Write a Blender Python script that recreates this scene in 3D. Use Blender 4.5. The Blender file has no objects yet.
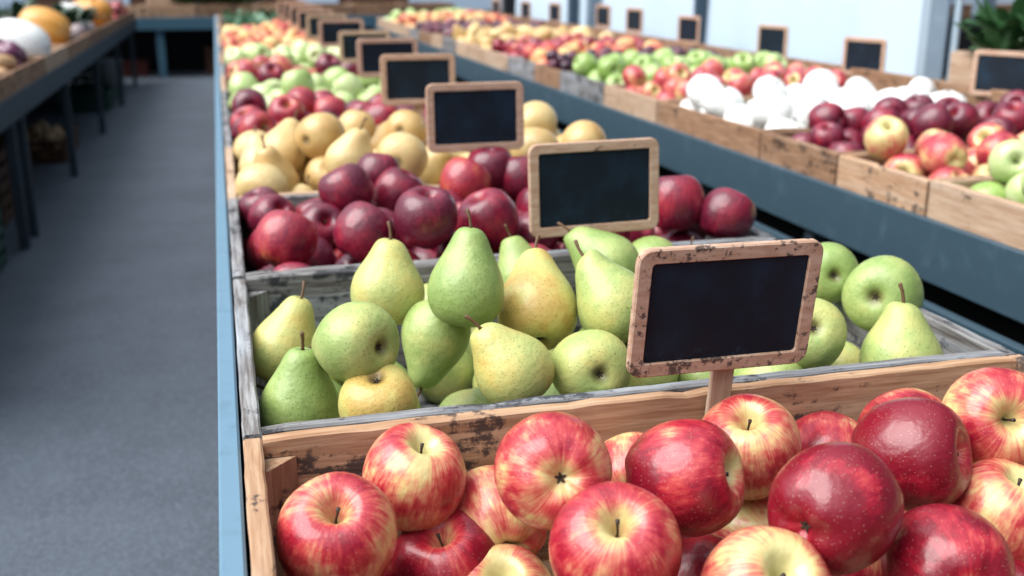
import bpy, math, random
import numpy as np
from mathutils import Vector, Matrix

S = 0.36          # metres per layout unit (crate rims lie at z = -1, the camera at z = 0)
FLOOR = -2.85
YAW, PITCH, FPX = math.radians(15.108), math.radians(16.744), 1057.0
SC = bpy.context.scene
COL = SC.collection

def P(x, y, z):
    return Vector((x * S, y * S, (z - FLOOR) * S))

# ------------------------------------------------------------ camera, light, exposure
cam_data = bpy.data.cameras.new('camera')
cam = bpy.data.objects.new('camera', cam_data)
COL.objects.link(cam)
FW = Vector((math.sin(YAW) * math.cos(PITCH), math.cos(YAW) * math.cos(PITCH), -math.sin(PITCH)))
RT = Vector((math.cos(YAW), -math.sin(YAW), 0))
UP = RT.cross(FW)
cam.matrix_world = Matrix.Translation(P(0, 0, 0)) @ Matrix((RT, UP, -FW)).transposed().to_4x4()
cam_data.sensor_width = 36
cam_data.lens = FPX / 1024 * 36
cam_data.clip_start = 0.02
cam_data.dof.use_dof = True
cam_data.dof.focus_distance = 0.88
cam_data.dof.aperture_fstop = cam_data.lens / 6.6
SC.camera = cam

SC.view_settings.view_transform = 'Standard'
SC.view_settings.look = 'None'
SC.view_settings.gamma = 1
SC.view_settings.use_curve_mapping = False
SC.view_settings.exposure = 0.90

world = bpy.data.worlds.new('overcast_sky')
SC.world = world
world.use_nodes = True
wn = world.node_tree.nodes
wl = world.node_tree.links
bgn = wn['Background']
tc = wn.new('ShaderNodeTexCoord')
sep = wn.new('ShaderNodeSeparateXYZ')
wl.new(tc.outputs['Generated'], sep.inputs[0])
ma = wn.new('ShaderNodeMath'); ma.operation = 'MULTIPLY_ADD'
ma.inputs[1].default_value = -0.55
wl.new(sep.outputs['X'], ma.inputs[0]); wl.new(sep.outputs['Z'], ma.inputs[2])
cr = wn.new('ShaderNodeValToRGB')
el = cr.color_ramp.elements
el[0].position = 0.0; el[0].color = (0.07, 0.09, 0.12, 1)
el[1].position = 0.95; el[1].color = (1.15, 1.24, 1.34, 1)
e2 = el.new(0.4); e2.color = (0.27, 0.34, 0.43, 1)
wl.new(ma.outputs[0], cr.inputs[0]); wl.new(cr.outputs[0], bgn.inputs[0])
bgn.inputs[1].default_value = 0.72

sun_d = bpy.data.lights.new('sun', 'SUN')
sun_d.energy = 3.3
sun_d.angle = math.radians(58)
sun_d.color = (1.0, 0.97, 0.93)
sun = bpy.data.objects.new('sun', sun_d)
COL.objects.link(sun)
sun.rotation_euler = Vector((-0.75, -0.05, 1.0)).to_track_quat('Z', 'Y').to_euler()

# ------------------------------------------------------------ materials
class NT:
    def __init__(s, name):
        s.m = bpy.data.materials.new(name); s.m.use_nodes = True
        s.n = s.m.node_tree.nodes; s.l = s.m.node_tree.links
        s.b = s.n['Principled BSDF']
    def node(s, t, ins=None, **kw):
        n = s.n.new(t)
        for k, v in kw.items(): setattr(n, k, v)
        for k, v in (ins or {}).items(): s.put(n.inputs[k], v)
        return n
    def put(s, sock, v):
        if isinstance(v, bpy.types.NodeSocket): s.l.new(v, sock)
        elif isinstance(v, tuple) and len(v) == 3 and sock.type == 'RGBA': sock.default_value = (*v, 1)
        else: sock.default_value = v
    def math(s, op, a, b=None, c=None, clamp=False):
        n = s.node('ShaderNodeMath', operation=op, use_clamp=clamp)
        for i, v in enumerate((a, b, c)):
            if v is not None: s.put(n.inputs[i], v)
        return n.outputs[0]
    def step(s, v, a, b):
        n = s.node('ShaderNodeMapRange', interpolation_type='SMOOTHSTEP')
        s.put(n.inputs[0], v); n.inputs[1].default_value = a; n.inputs[2].default_value = b
        return n.outputs[0]
    def mix(s, f, a, b):
        n = s.node('ShaderNodeMix', data_type='RGBA')
        s.put(n.inputs[0], f); s.put(n.inputs[6], a); s.put(n.inputs[7], b)
        return n.outputs[2]
    def noise(s, vec, scale, detail=3, rough=.55):
        n = s.node('ShaderNodeTexNoise', {'Scale': scale, 'Detail': detail, 'Roughness': rough})
        s.put(n.inputs['Vector'], vec)
        return n.outputs[0]
    def vmath(s, op, a, b=None):
        n = s.node('ShaderNodeVectorMath', operation=op)
        s.put(n.inputs[0], a)
        if b is not None: s.put(n.inputs[1], b)
        return n.outputs[0]
    def obj(s): return s.node('ShaderNodeTexCoord').outputs['Object']
    def rnd(s): return s.node('ShaderNodeObjectInfo').outputs['Random']
    def attr(s, name): return s.node('ShaderNodeAttribute', attribute_type='OBJECT', attribute_name=name).outputs['Fac']
    def shift(s, vec, r, k=37.0):
        c = s.node('ShaderNodeCombineXYZ')
        s.put(c.inputs[0], s.math('MULTIPLY', r, k)); s.put(c.inputs[1], s.math('MULTIPLY', r, k * 1.7)); s.put(c.inputs[2], s.math('MULTIPLY', r, -k))
        return s.vmath('ADD', vec, c.outputs[0])
    def bump(s, h, strength, dist=.002):
        n = s.node('ShaderNodeBump', {'Strength': strength, 'Distance': dist}); s.put(n.inputs['Height'], h)
        s.l.new(n.outputs[0], s.b.inputs['Normal'])
    def end(s, col, rough=.5, coat=0, spec=.5, metal=0):
        s.put(s.b.inputs['Base Color'], col); s.put(s.b.inputs['Roughness'], rough)
        s.b.inputs['Coat Weight'].default_value = coat; s.b.inputs['Coat Roughness'].default_value = .12
        s.b.inputs['Specular IOR Level'].default_value = spec; s.b.inputs['Metallic'].default_value = metal
        return s.m

def srgb(h):
    k = .70
    if h[0] == '+': h = h[1:]; k = .88
    c = [int(h[i:i + 2], 16) / 255 for i in (0, 2, 4)]
    return tuple(k * (v / 12.92 if v <= .04045 else ((v + .055) / 1.055) ** 2.4) for v in c)

def wood_mat(name, light, dark, stain, axis, stain_amt=.5, worn='b9bcc0'):
    t = NT(name); o = t.shift(t.obj(), t.rnd())
    mp = t.node('ShaderNodeMapping'); t.put(mp.inputs[0], o)
    sc = [1, 1, 1]; sc[axis] = .06
    mp.inputs['Scale'].default_value = sc
    v = mp.outputs[0]
    g = t.noise(v, 210, 5, .6); g2 = t.noise(v, 40, 3)
    col = t.mix(t.step(g, .3, .72), srgb(dark), srgb(light))
    col = t.mix(t.math('MULTIPLY', t.step(g2, .45, .75), .45), col, srgb(worn))
    bl = t.noise(o, 15, 6, .72); bl2 = t.noise(v, 90, 4, .7)
    sm = t.step(t.math('ADD', bl, t.math('MULTIPLY', t.math('SUBTRACT', bl2, .5), .35)), .66 - .12 * stain_amt, .72 - .1 * stain_amt)
    col = t.mix(t.math('MULTIPLY', sm, .85), col, srgb(stain))
    r = t.math('MULTIPLY_ADD', t.rnd(), .3, .85)
    col = t.vmath('MULTIPLY', col, t.node('ShaderNodeCombineXYZ', {0: r, 1: r, 2: r}).outputs[0])
    t.bump(g, .5, .0012)
    return t.end(col, .75, spec=.3)

WOOD = {}
for kind, a in dict(tan=('cba888', 'a67d5d', '26242c', 1.0, 'd6c2ae'),
                    grey=('a3a3a4', '5c5450', '23262f', 1.1, 'b9c6d6'),
                    brown=('b0896a', '7d5a42', '33261f', .9, 'b7a391'),
                    pale=('d0b49a', 'b08d70', '4a3a30', .5, 'd8c4b0')).items():
    for ax in (0, 1, 2):
        WOOD[kind, ax] = wood_mat('wood_%s_%d' % (kind, ax), a[0], a[1], a[2], ax, a[3], a[4])

def paint_mat(name, col, worn, rough=.5, amt=.5, scale=18):
    t = NT(name); o = t.shift(t.obj(), t.rnd(), 5)
    n = t.noise(o, scale, 6, .7)
    c = t.mix(t.math('MULTIPLY', t.step(n, .5, .75), amt), srgb(col), srgb(worn))
    sp = t.noise(o, 160, 3, .7)
    c = t.mix(t.math('MULTIPLY', t.step(sp, .68, .74), .5), c, srgb(worn))
    t.bump(n, .15, .002)
    return t.end(c, rough, spec=.4)
BLUE = paint_mat('slate_blue_paint', '3a515f', '566e7e', .5, .5)
BLUE_SKYLIT = paint_mat('skylit_blue_paint', '6e91a8', '567183', .45, .5, 30)  # rail blue, paled in the colour to stand for reflected sky
BLUE_SHADED = paint_mat('shaded_slate_paint', '36424d', '4d5a66', .55, .5)  # slate darkened in the colour for faces turned from the light
TEAL_SHADED = paint_mat('shaded_teal_paint', '2c4654', '35505e', .55, .3)  # teal with the shade beside the neighbouring apron put into its colour
TEAL = paint_mat('teal_paint', '41687c', '5a8093', .55, .3)
BLACK = paint_mat('black_board', '0e0f12', '18191c', .8, .4)
NEAR_BLACK = paint_mat('near_black', '15161a', '1d1f24', .9, .4)  # near-black for the added dark sheets, and for one black post
GREENP = paint_mat('green_plastic', '1d4a3e', '2b5c4e', .45, .3)
BROWNP = paint_mat('brown_box', '5d3e2c', '7a563e', .8, .4)
WHITEP = paint_mat('white_plastic', 'c9ced2', 'aeb4b8', .4, .3)
TARP = paint_mat('white_tarp', '+c0d3e4', '+b2c7da', .55, .5, 3)
POST = paint_mat('grey_post', '7c8fa0', '9badbc', .45, .4)
POST_D = paint_mat('dark_post', '3e5566', '56697a', .5, .4)
POST_L = paint_mat('light_post', 'a9bccb', 'c3d2dd', .45, .4)

def slate_mat():
    t = NT('chalkboard_slate'); o = t.shift(t.obj(), t.rnd(), 3)
    n = t.noise(o, 22, 5, .65); n2 = t.noise(o, 120, 4, .7)
    z = t.node('ShaderNodeSeparateXYZ'); t.put(z.inputs[0], t.obj())
    low = t.step(z.outputs['Z'], -.02, -.055)
    c = t.mix(t.math('MULTIPLY', t.step(n, .42, .75), .55), srgb('081826'), srgb('16334a'))
    c = t.mix(t.math('MULTIPLY', t.math('MULTIPLY', t.step(n2, .52, .75), low), .6), c, srgb('3c566b'))
    return t.end(c, .6, spec=.25)
SLATE = slate_mat()

def sign_wood():
    t = NT('sign_frame_wood'); o = t.shift(t.obj(), t.rnd(), 9)
    g = t.noise(t.vmath('MULTIPLY', o, (.25, 1, 1)), 160, 4, .6)
    c = t.mix(t.step(g, .3, .7), srgb('c39a80'), srgb('dab9a2'))
    b = t.noise(o, 26, 6, .75); b2 = t.noise(o, 150, 3, .7)
    w = t.attr('wear')
    m = t.step(t.math('ADD', t.math('ADD', b, t.math('MULTIPLY', t.math('SUBTRACT', b2, .5), .6)), t.math('MULTIPLY', w, .20)), .68, .78)
    c = t.mix(t.math('MULTIPLY', m, .85), c, srgb('332c2e'))
    return t.end(c, .6, spec=.3)
SIGNW = sign_wood()

def ground_mat():
    t = NT('asphalt'); o = t.obj()
    n = t.noise(o, 3, 6, .6); n2 = t.noise(o, 130, 4, .7); n3 = t.noise(o, 45, 3, .7)
    c = t.mix(t.step(n, .3, .7), srgb('464e5a'), srgb('545d69'))
    c = t.mix(t.math('MULTIPLY', t.step(n2, .46, .62), .5), c, srgb('6f7988'))
    c = t.mix(t.math('MULTIPLY', t.step(n3, .66, .72), .6), c, srgb('3c4047'))
    t.bump(n2, .6, .004)
    return t.end(c, .75, spec=.35)
ASPHALT = ground_mat()

def fruit_mat(name, cols, pole=.9, pole_r=(.10, .36), streak=.5, patch=1.0, bias=0.0, dots=.6, dotcol='f0d9b0', rough=.36, coat=.24, dotscale=26, dotr=(.17, .09), russet=None):
    """cols: list of (position, hex) along a 0..1 maturity ramp; the object property blush shifts it"""
    t = NT(name); raw = t.obj(); r = t.rnd(); o = t.shift(raw, r)
    s = t.node('ShaderNodeSeparateXYZ'); t.put(s.inputs[0], raw)
    x, y, z = s.outputs
    rho = t.math('SQRT', t.math('ADD', t.math('MULTIPLY', x, x), t.math('MULTIPLY', y, y)))
    den = t.math('MAXIMUM', rho, .02)
    c = t.node('ShaderNodeCombineXYZ', {0: t.math('DIVIDE', x, den), 1: t.math('DIVIDE', y, den), 2: t.math('MULTIPLY', z, .5)})
    sv = t.shift(c.outputs[0], r, 11)
    st = t.noise(sv, 7.5, 4, .65); st2 = t.noise(sv, 20, 2, .6)
    pa = t.noise(o, 2.1, 3, .55)
    pz = t.step(rho, pole_r[0], pole_r[1])
    v = t.math('ADD', t.attr('blush'), bias)
    v = t.math('ADD', v, t.math('MULTIPLY', t.math('SUBTRACT', pa, .5), 2.6 * patch))
    v = t.math('ADD', v, t.math('MULTIPLY', t.math('SUBTRACT', st, .5), 2.0 * streak))
    v = t.math('ADD', v, t.math('MULTIPLY', t.math('SUBTRACT', st2, .5), 1.1 * streak))
    v = t.math('SUBTRACT', v, t.math('MULTIPLY', t.math('SUBTRACT', 1, pz), pole), clamp=True)
    ramp = t.node('ShaderNodeValToRGB'); t.put(ramp.inputs[0], v)
    e = ramp.color_ramp.elements
    e[0].position = cols[0][0]; e[0].color = (*srgb(cols[0][1]), 1)
    e[1].position = cols[-1][0]; e[1].color = (*srgb(cols[-1][1]), 1)
    for p, h in cols[1:-1]:
        q = e.new(p); q.color = (*srgb(h), 1)
    col = ramp.outputs[0]
    if dots:
        vo = t.node('ShaderNodeTexVoronoi', {'Scale': dotscale, 'Randomness': 1.0}); t.put(vo.inputs['Vector'], o)
        d = t.math('MULTIPLY', t.step(vo.outputs['Distance'], dotr[0], dotr[1]), dots)
        col = t.mix(d, col, srgb(dotcol))
    if russet:
        ru = t.math('MULTIPLY', t.step(t.noise(o, 6, 5, .7), .60, .72), .32)
        ru = t.math('MULTIPLY', ru, t.step(z, .2, -.35))
        col = t.mix(ru, col, srgb(russet))
        cal = t.math('MULTIPLY', t.step(rho, .16, .05), t.step(z, .0, -.2))
        col = t.mix(t.math('MULTIPLY', cal, .75), col, srgb('5d4a22'))
    t.bump(t.noise(o, 9, 2), .12, .01)
    return t.end(col, rough, coat)

M = {}
M['apple_red'] = fruit_mat('apple_red', [(0, 'e9dd9a'), (.2, 'ecc888'), (.38, 'e58f70'), (.56, 'd04a4a'), (.75, 'b52036'), (1, '881026')], pole=.6, pole_r=(.03, .29), streak=.34, patch=.8, bias=.14, dots=.4, dotscale=32)
M['apple_dark'] = fruit_mat('apple_dark', [(0, 'd9b070'), (.15, 'cc6a4c'), (.4, 'b83240'), (.72, '901a38'), (1, '66122f')], pole=.75, pole_r=(.0, .16), streak=.4, bias=.02, patch=.5, dots=.35)
M['apple_blush'] = fruit_mat('apple_blush', [(0, 'ecdc96'), (.3, 'f0bd84'), (.55, 'e07868'), (.8, 'cc4a50'), (1, 'ad2c40')], pole=.7, streak=.3)
M['apple_green'] = fruit_mat('apple_green', [(0, 'e0eab0'), (.5, 'c0d88a'), (1, '93b555')], pole=.3, streak=.2, patch=.6, dots=.4, dotcol='e8efc0')
M['pear_green'] = fruit_mat('pear_green', [(0, '98b262'), (.3, 'b2c474'), (.6, 'd0d07e'), (.85, 'dccb74'), (1, 'd8b664')], pole=0, streak=.15, patch=.55, dots=.62, dotcol='4a5020', rough=.45, coat=.12, dotscale=26, dotr=(.27, .12), russet='9c8a45')
M['pear_yellow'] = fruit_mat('pear_yellow', [(0, 'ecd498'), (.5, 'e2be7c'), (1, 'cc9c58')], pole=0, streak=.1, patch=.5, dots=.3, dotcol='9a7a40', rough=.42, coat=.2, dotscale=18, russet='a67a40')
M['peach'] = fruit_mat('peach', [(0, 'f5e09a'), (.35, 'f3c07c'), (.65, 'ea8562'), (1, 'c84a52')], pole=.2, streak=.2, patch=1.1, dots=0, rough=.6, coat=0)
M['plum'] = fruit_mat('plum', [(0, '8a3048'), (.5, '5c1c38'), (1, '34142c')], pole=0, streak=.1, patch=.8, dots=0, rough=.35, coat=.2)
M['white'] = fruit_mat('white_squash', [(0, '+f2f2f0'), (1, '+e8eae6')], pole=0, streak=.1, patch=.4, dots=0, rough=.4, coat=.15)
M['orange'] = fruit_mat('orange_pumpkin', [(0, 'f0c070'), (.5, 'eeaa45'), (1, 'd98422')], pole=0, streak=.3, patch=.5, dots=0, rough=.4)
M['onion'] = fruit_mat('purple_onion', [(0, '8a4468'), (.5, '6a2a50'), (1, '4a1a3c')], pole=0, streak=.6, patch=.5, dots=0, rough=.35)
M['potato'] = fruit_mat('potato', [(0, 'd8b890'), (1, 'bd9468')], pole=0, streak=0, patch=.6, dots=.4, dotcol='8a6a48', rough=.7, coat=0)
M['garlic'] = fruit_mat('garlic', [(0, 'd8d0cc'), (.5, 'b4a4a4'), (1, '86707a')], pole=0, streak=.5, patch=.7, dots=0, rough=.6, coat=0)
def plain(name, h, rough=.6):
    t = NT(name); o = t.shift(t.obj(), t.rnd())
    c = t.mix(t.noise(o, 60, 3), tuple(v * .7 for v in srgb(h)), tuple(min(1, v * 1.25) for v in srgb(h)))
    return t.end(c, rough)
M['stem'] = plain('stem_brown', '6a4a2c'); M['stem_dark'] = plain('stem_dark', '3a2c22')
M['calyx'] = plain('calyx_brown', '3d3222', .9)
M['leaf'] = plain('leaf_green', '3d6a3c', .5); M['leaf_dark'] = plain('leaf_dark_green', '25482c', .5); M['leaf_pale'] = plain('leaf_pale_green', '7fa88a', .5)

# ------------------------------------------------------------ mesh helpers (all lengths in layout units)
class MB:
    def __init__(s): s.v = []; s.f = []
    def add(s, vs, fs):
        b = len(s.v); s.v += [tuple(v) for v in vs]; s.f += [tuple(b + i for i in f) for f in fs]; return s
    def box(s, x0, x1, y0, y1, z0, z1, bev=.006, jit=0, rng=random):
        """bevelled box"""
        c = ((x0 + x1) / 2, (y0 + y1) / 2, (z0 + z1) / 2); h = ((x1 - x0) / 2, (y1 - y0) / 2, (z1 - z0) / 2)
        b = min(bev, min(h) * .45); vs = []; idx = {}
        for sx in (-1, 1):
            for sy in (-1, 1):
                for sz in (-1, 1):
                    for k in range(3):
                        q = [sx * h[0], sy * h[1], sz * h[2]]
                        for a in range(3):
                            if a != k: q[a] -= (sx, sy, sz)[a] * b
                        idx[sx, sy, sz, k] = len(vs)
                        vs.append([c[i] + q[i] + (rng.uniform(-jit, jit) if jit else 0) for i in range(3)])
        fs = []
        for k in range(3):
            a, d = [i for i in range(3) if i != k]
            for sg in (-1, 1):
                ring = []
                for p, q in ((-1, -1), (1, -1), (1, 1), (-1, 1)):
                    t = [0, 0, 0]; t[k] = sg; t[a] = p; t[d] = q; ring.append(idx[t[0], t[1], t[2], k])
                fs.append(ring)
            for p in (-1, 1):
                for q in (-1, 1):
                    t0 = [0, 0, 0]; t1 = [0, 0, 0]; t0[a] = t1[a] = p; t0[d] = t1[d] = q; t0[k] = -1; t1[k] = 1
                    fs.append([idx[(*t0, a)], idx[(*t0, d)], idx[(*t1, d)], idx[(*t1, a)]])
        for sx in (-1, 1):
            for sy in (-1, 1):
                for sz in (-1, 1): fs.append([idx[sx, sy, sz, k] for k in range(3)])
        return s.add(vs, fs)
    def tube(s, pts, rad, n=8):
        pts = [Vector(p) for p in pts]; vs = []; fs = []
        rad = rad if isinstance(rad, (list, tuple)) else [rad] * len(pts)
        for i, p in enumerate(pts):
            d = (pts[min(i + 1, len(pts) - 1)] - pts[max(i - 1, 0)]).normalized()
            a = d.orthogonal().normalized() if i == 0 else (a - d * a.dot(d)).normalized()
            c = d.cross(a)
            for k in range(n):
                t = 2 * math.pi * k / n; vs.append(p + (a * math.cos(t) + c * math.sin(t)) * rad[i])
        for i in range(len(pts) - 1):
            for k in range(n): fs.append((i * n + k, i * n + (k + 1) % n, (i + 1) * n + (k + 1) % n, (i + 1) * n + k))
        fs.append(tuple(range(n))[::-1]); fs.append(tuple(range((len(pts) - 1) * n, len(pts) * n)))
        return s.add(vs, fs)
    def lathe(s, prof, n, fn=None):
        vs = []; fs = []; m = len(prof)
        for i, (r, z) in enumerate(prof):
            for k in range(n):
                a = 2 * math.pi * k / n; q = Vector((r * math.cos(a), r * math.sin(a), z))
                vs.append(fn(q, a) if fn else q)
        for i in range(m - 1):
            for k in range(n): fs.append((i * n + k, (i + 1) * n + k, (i + 1) * n + (k + 1) % n, i * n + (k + 1) % n))
        b = len(vs)
        t0 = Vector((0, 0, prof[0][1])); t1 = Vector((0, 0, prof[-1][1]))
        vs += [fn(t0, 0) if fn else t0, fn(t1, 0) if fn else t1]
        for k in range(n): fs.append((b, k, (k + 1) % n)); fs.append((b + 1, (m - 1) * n + (k + 1) % n, (m - 1) * n + k))
        return s.add(vs, fs)
    def mesh(s, name, mat, smooth=False, scale=S):
        me = bpy.data.meshes.new(name)
        me.from_pydata([(v[0] * scale, v[1] * scale, v[2] * scale) for v in s.v], [], s.f)
        import bmesh
        b = bmesh.new(); b.from_mesh(me); bmesh.ops.recalc_face_normals(b, faces=b.faces); b.to_mesh(me); b.free()
        if smooth: me.polygons.foreach_set('use_smooth', [True] * len(me.polygons))
        if mat: me.materials.append(mat)
        return me
    def build(s, name, mat, parent=None, loc=None, smooth=False):
        o = bpy.data.objects.new(name, s.mesh(name, mat, smooth)); COL.objects.link(o)
        if loc is not None: o.location = loc
        if parent: o.parent = parent
        return o

def tag(o, label, cat, group=None, kind=None):
    if label: o['label'] = label
    if cat: o['category'] = cat
    if group: o['group'] = group
    if kind: o['kind'] = kind
    return o
def root(name, loc, label, cat, group=None):
    o = bpy.data.objects.new(name, None); COL.objects.link(o); o.location = loc; o.empty_display_size = .02
    return tag(o, label, cat, group)
def struct(name, mb, mat):
    o = mb.build(name, mat, loc=P(0, 0, 0)); o['kind'] = 'structure'; return o

def crom(pts, k=3):
    out = []
    for i in range(len(pts) - 1):
        p0, p1, p2, p3 = pts[max(i - 1, 0)], pts[i], pts[i + 1], pts[min(i + 2, len(pts) - 1)]
        for j in range(k):
            t = j / k
            out.append(tuple(.5 * (2 * p1[a] + (p2[a] - p0[a]) * t + (2 * p0[a] - 5 * p1[a] + 4 * p2[a] - p3[a]) * t * t + (3 * p1[a] - p0[a] - 3 * p2[a] + p3[a]) * t ** 3) for a in (0, 1)))
    out.append(pts[-1]); return [(max(r, .004), z) for r, z in out]

# ------------------------------------------------------------ fruit meshes (unit width, scaled by the object)
AP = [(.012, .20), (.035, .235), (.07, .30), (.13, .385), (.21, .425), (.31, .405), (.41, .32), (.475, .19), (.5, .03), (.485, -.12), (.43, -.27), (.35, -.375), (.26, -.43), (.17, -.44), (.10, -.41), (.05, -.37), (.012, -.355)]
PE = [(.012, -.40), (.05, -.42), (.10, -.455), (.18, -.475), (.28, -.455), (.39, -.38), (.47, -.24), (.5, -.06), (.475, .12), (.41, .28), (.335, .42), (.275, .54), (.225, .65), (.17, .73), (.10, .77), (.05, .765), (.012, .745)]
RO = [(.012, .40), (.06, .425), (.15, .455), (.26, .43), (.38, .34), (.465, .2), (.5, .02), (.475, -.18), (.39, -.34), (.27, -.43), (.15, -.465), (.06, -.455), (.012, -.43)]
def apple_fn(seed):
    r = random.Random(seed); ph = r.uniform(0, 6); sk = r.uniform(-.05, .05); el = r.uniform(-.025, .025); tall = r.uniform(.98, 1.09)
    def fn(q, a):
        low = min(1, max(0, (-q.z) * 2.4)); top = min(1, max(0, q.z * 2.4))
        k = 1 + .028 * math.cos(5 * a + ph) * low + .02 * math.cos(5 * a + ph) * top + el * math.cos(2 * a)
        return Vector((q.x * k + sk * q.z, q.y * k, q.z * tall + .02 * low * math.cos(5 * a + ph) * (math.hypot(q.x, q.y) / .3 if q.z < -.3 else 0)))
    return fn
def pear_fn(seed, bend=.12, neck=1.0):
    r = random.Random(seed); ph = r.uniform(0, 6)
    def fn(q, a):
        u = max(0, q.z + .1) / .87
        k = 1 + .02 * math.cos(3 * a + ph) * (1 - u) + .015 * math.cos(2 * a - ph)
        z = q.z * (1 if q.z < 0 else neck)
        return Vector((q.x * k + bend * u * u, q.y * k, z))
    return fn
MESH = {}
def make(key, prof, mat, fn, n=28, k=2):
    MESH[key] = MB().lathe(crom(prof, k), n, fn).mesh(key[0], M[mat], True, 1.0)
for i in range(4):
    make(('apple_red', i), AP, 'apple_red', apple_fn(i), 36, 3)
    for m in ('apple_dark', 'apple_blush', 'apple_green'): make((m, i), AP, m, apple_fn(i + 4), 24, 2)
    make(('pear_green', i), PE, 'pear_green', pear_fn(i, (.05, .14, .2, .09)[i], (1, 1.08, .94, .86)[i]), 36, 3)
    make(('pear_yellow', i), PE if i != 1 else RO, 'pear_yellow', pear_fn(i + 5, (.05, .02, .12, .16)[i], (1, 1, .8, .9)[i]), 24, 2)
    make(('peach', i), RO, 'peach', lambda q, a: Vector((q.x * (1 - .07 * math.exp(-((a if a < 3.2 else a - 6.283) / .25) ** 2)), q.y, q.z)), 18, 1)
    make(('plum', i), [(r * .86, z * 1.05) for r, z in RO], 'plum', None, 14, 1)
    make(('white', i), [(.012, .435), (.06, .445), (.15, .455)] + RO[3:], 'white', lambda q, a: Vector((q.x, q.y, q.z * .78)) * (1 + .012 * math.cos(9 * a)), 27, 2)
    make(('orange', i), RO, 'orange', lambda q, a: Vector((q.x, q.y, q.z * .8)) * (1 + .03 * math.cos(9 * a)), 36, 2)
    make(('onion', i), [(.012, .52), (.03, .46)] + [(r, z * .9) for r, z in RO[1:]], 'onion', None, 16, 1)
    make(('potato', i), RO, 'potato', (lambda sd: lambda q, a: Vector((q.x * .8 + .05 * math.sin(3 * q.z + sd), q.y * .75, q.z * 1.1)))(i * 1.7), 14, 1)
    make(('garlic', i), [(.02, .55), (.05, .42)] + RO[1:], 'garlic', lambda q, a: Vector((q.x, q.y, q.z * .85)) * (1 + .04 * math.cos(7 * a)), 21, 1)
def stem_mesh(key, pts, rad, mat, n=8): MESH[key] = MB().tube(pts, rad, n).mesh('stem', M[mat], True, 1.0)
stem_mesh('stem_apple', [(0, 0, .19), (.008, 0, .27), (.022, .005, .34), (.03, .01, .40)], [.013, .010, .012, .019], 'stem_dark')
stem_mesh('stem_pear', [(0, 0, .72), (.01, 0, .80), (.035, .01, .90), (.075, .02, .985), (.085, .022, 1.0)], [.030, .021, .020, .028, .020], 'stem')
stem_mesh('stem_pear_short', [(0, 0, .72), (-.01, .01, .80), (-.03, .015, .88), (-.035, .015, .895)], [.028, .022, .027, .018], 'stem')
stem_mesh('stem_squash', [(0, 0, .34), (.005, 0, .39), (.012, .004, .42)], [.035, .022, .026], 'stem_dark')
stem_mesh('stem_orange', [(0, 0, .28), (.0, 0, .42), (.06, .02, .56)], [.07, .04, .05], 'stem_dark')
def calyx(key, z):
    b = MB()
    for k in range(5):
        a = k * 1.2566
        c, s_ = math.cos(a), math.sin(a)
        b.tube([(c * .008, s_ * .008, z + .01), (c * .03, s_ * .03, z - .012), (c * .052, s_ * .052, z - .02)], [.016, .013, .003], 5)
    b.tube([(0, 0, z + .02), (0, 0, z - .006)], [.03, .022], 8)
    MESH[key] = b.mesh('calyx', M['calyx'], True, 1.0)
calyx('calyx_apple', -.36); calyx('calyx_pear', -.405)

NAME = dict(apple_red='red_apple', apple_dark='dark_red_apple', apple_blush='blush_apple', apple_green='green_apple', pear_green='green_pear', pear_yellow='yellow_pear',
            peach='peach', plum='plum', white='white_pumpkin', orange='orange_pumpkin', onion='purple_onion', potato='potato', garlic='garlic_bulb')
CAT = dict(apple_red='apple', apple_dark='apple', apple_blush='apple', apple_green='apple', pear_green='pear', pear_yellow='pear', peach='peach', plum='plum', white='pumpkin', orange='pumpkin', onion='onion', potato='potato', garlic='garlic')

def fruit(kind, pos, d, axis, spin, blush, label, group, parts=True, var=0, name=None):
    """pos in layout units, axis a world vector of the stem"""
    o = bpy.data.objects.new(name or NAME[kind], MESH[kind, var]); COL.objects.link(o)
    q = Vector(axis).normalized().to_track_quat('Z', 'Y')
    o.rotation_mode = 'QUATERNION'
    o.rotation_quaternion = q @ Matrix.Rotation(spin, 3, 'Z').to_quaternion()
    o.location = P(*pos); o.scale = (d * S,) * 3
    o['blush'] = float(blush)
    tag(o, label, CAT[kind], group)
    if parts:
        def part(nm, key):
            c = bpy.data.objects.new(nm, MESH[key]); COL.objects.link(c); c.parent = o
            if key == 'stem_pear':
                b, nk = ((.05, 1), (.14, 1.08), (.2, .94), (.09, .86))[var] if kind == 'pear_green' else ((.05, 1), (.02, 1), (.12, .8), (.16, .9))[var]
                c.location = (b * .9, 0, .74 * (nk - 1))
            elif key == 'stem_pear_short': c.location = (0, 0, -.32)
        if kind.startswith('apple'): part('stem', 'stem_apple'); part('calyx', 'calyx_apple')
        elif kind == 'pear_yellow' and var == 1: part('stem', 'stem_pear_short')
        elif kind.startswith('pear'): part('stem', 'stem_pear'); part('calyx', 'calyx_pear')
        elif kind == 'white': part('stem', 'stem_squash')
        elif kind == 'orange': part('stem', 'stem_orange')
    return o

def px_in(x, y, d, D, ylo, yhi):
    p = from_px(x, y, d, D)
    yy = min(max(p[1], ylo), yhi); k = yy / p[1]
    k = 1 + (k - 1)
    return (p[0] * k, yy, p[2] * k), D * min(1.12, max(.9, k))

def cam_vec(r, u, b): return RT * r + UP * u - FW * b
def from_px(x, y, dpx, D):
    k = D * FPX / dpx
    v = (FW * FPX + RT * (x - 512) - UP * (y - 288)) / FPX * k
    return (v.x, v.y, v.z)

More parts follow.
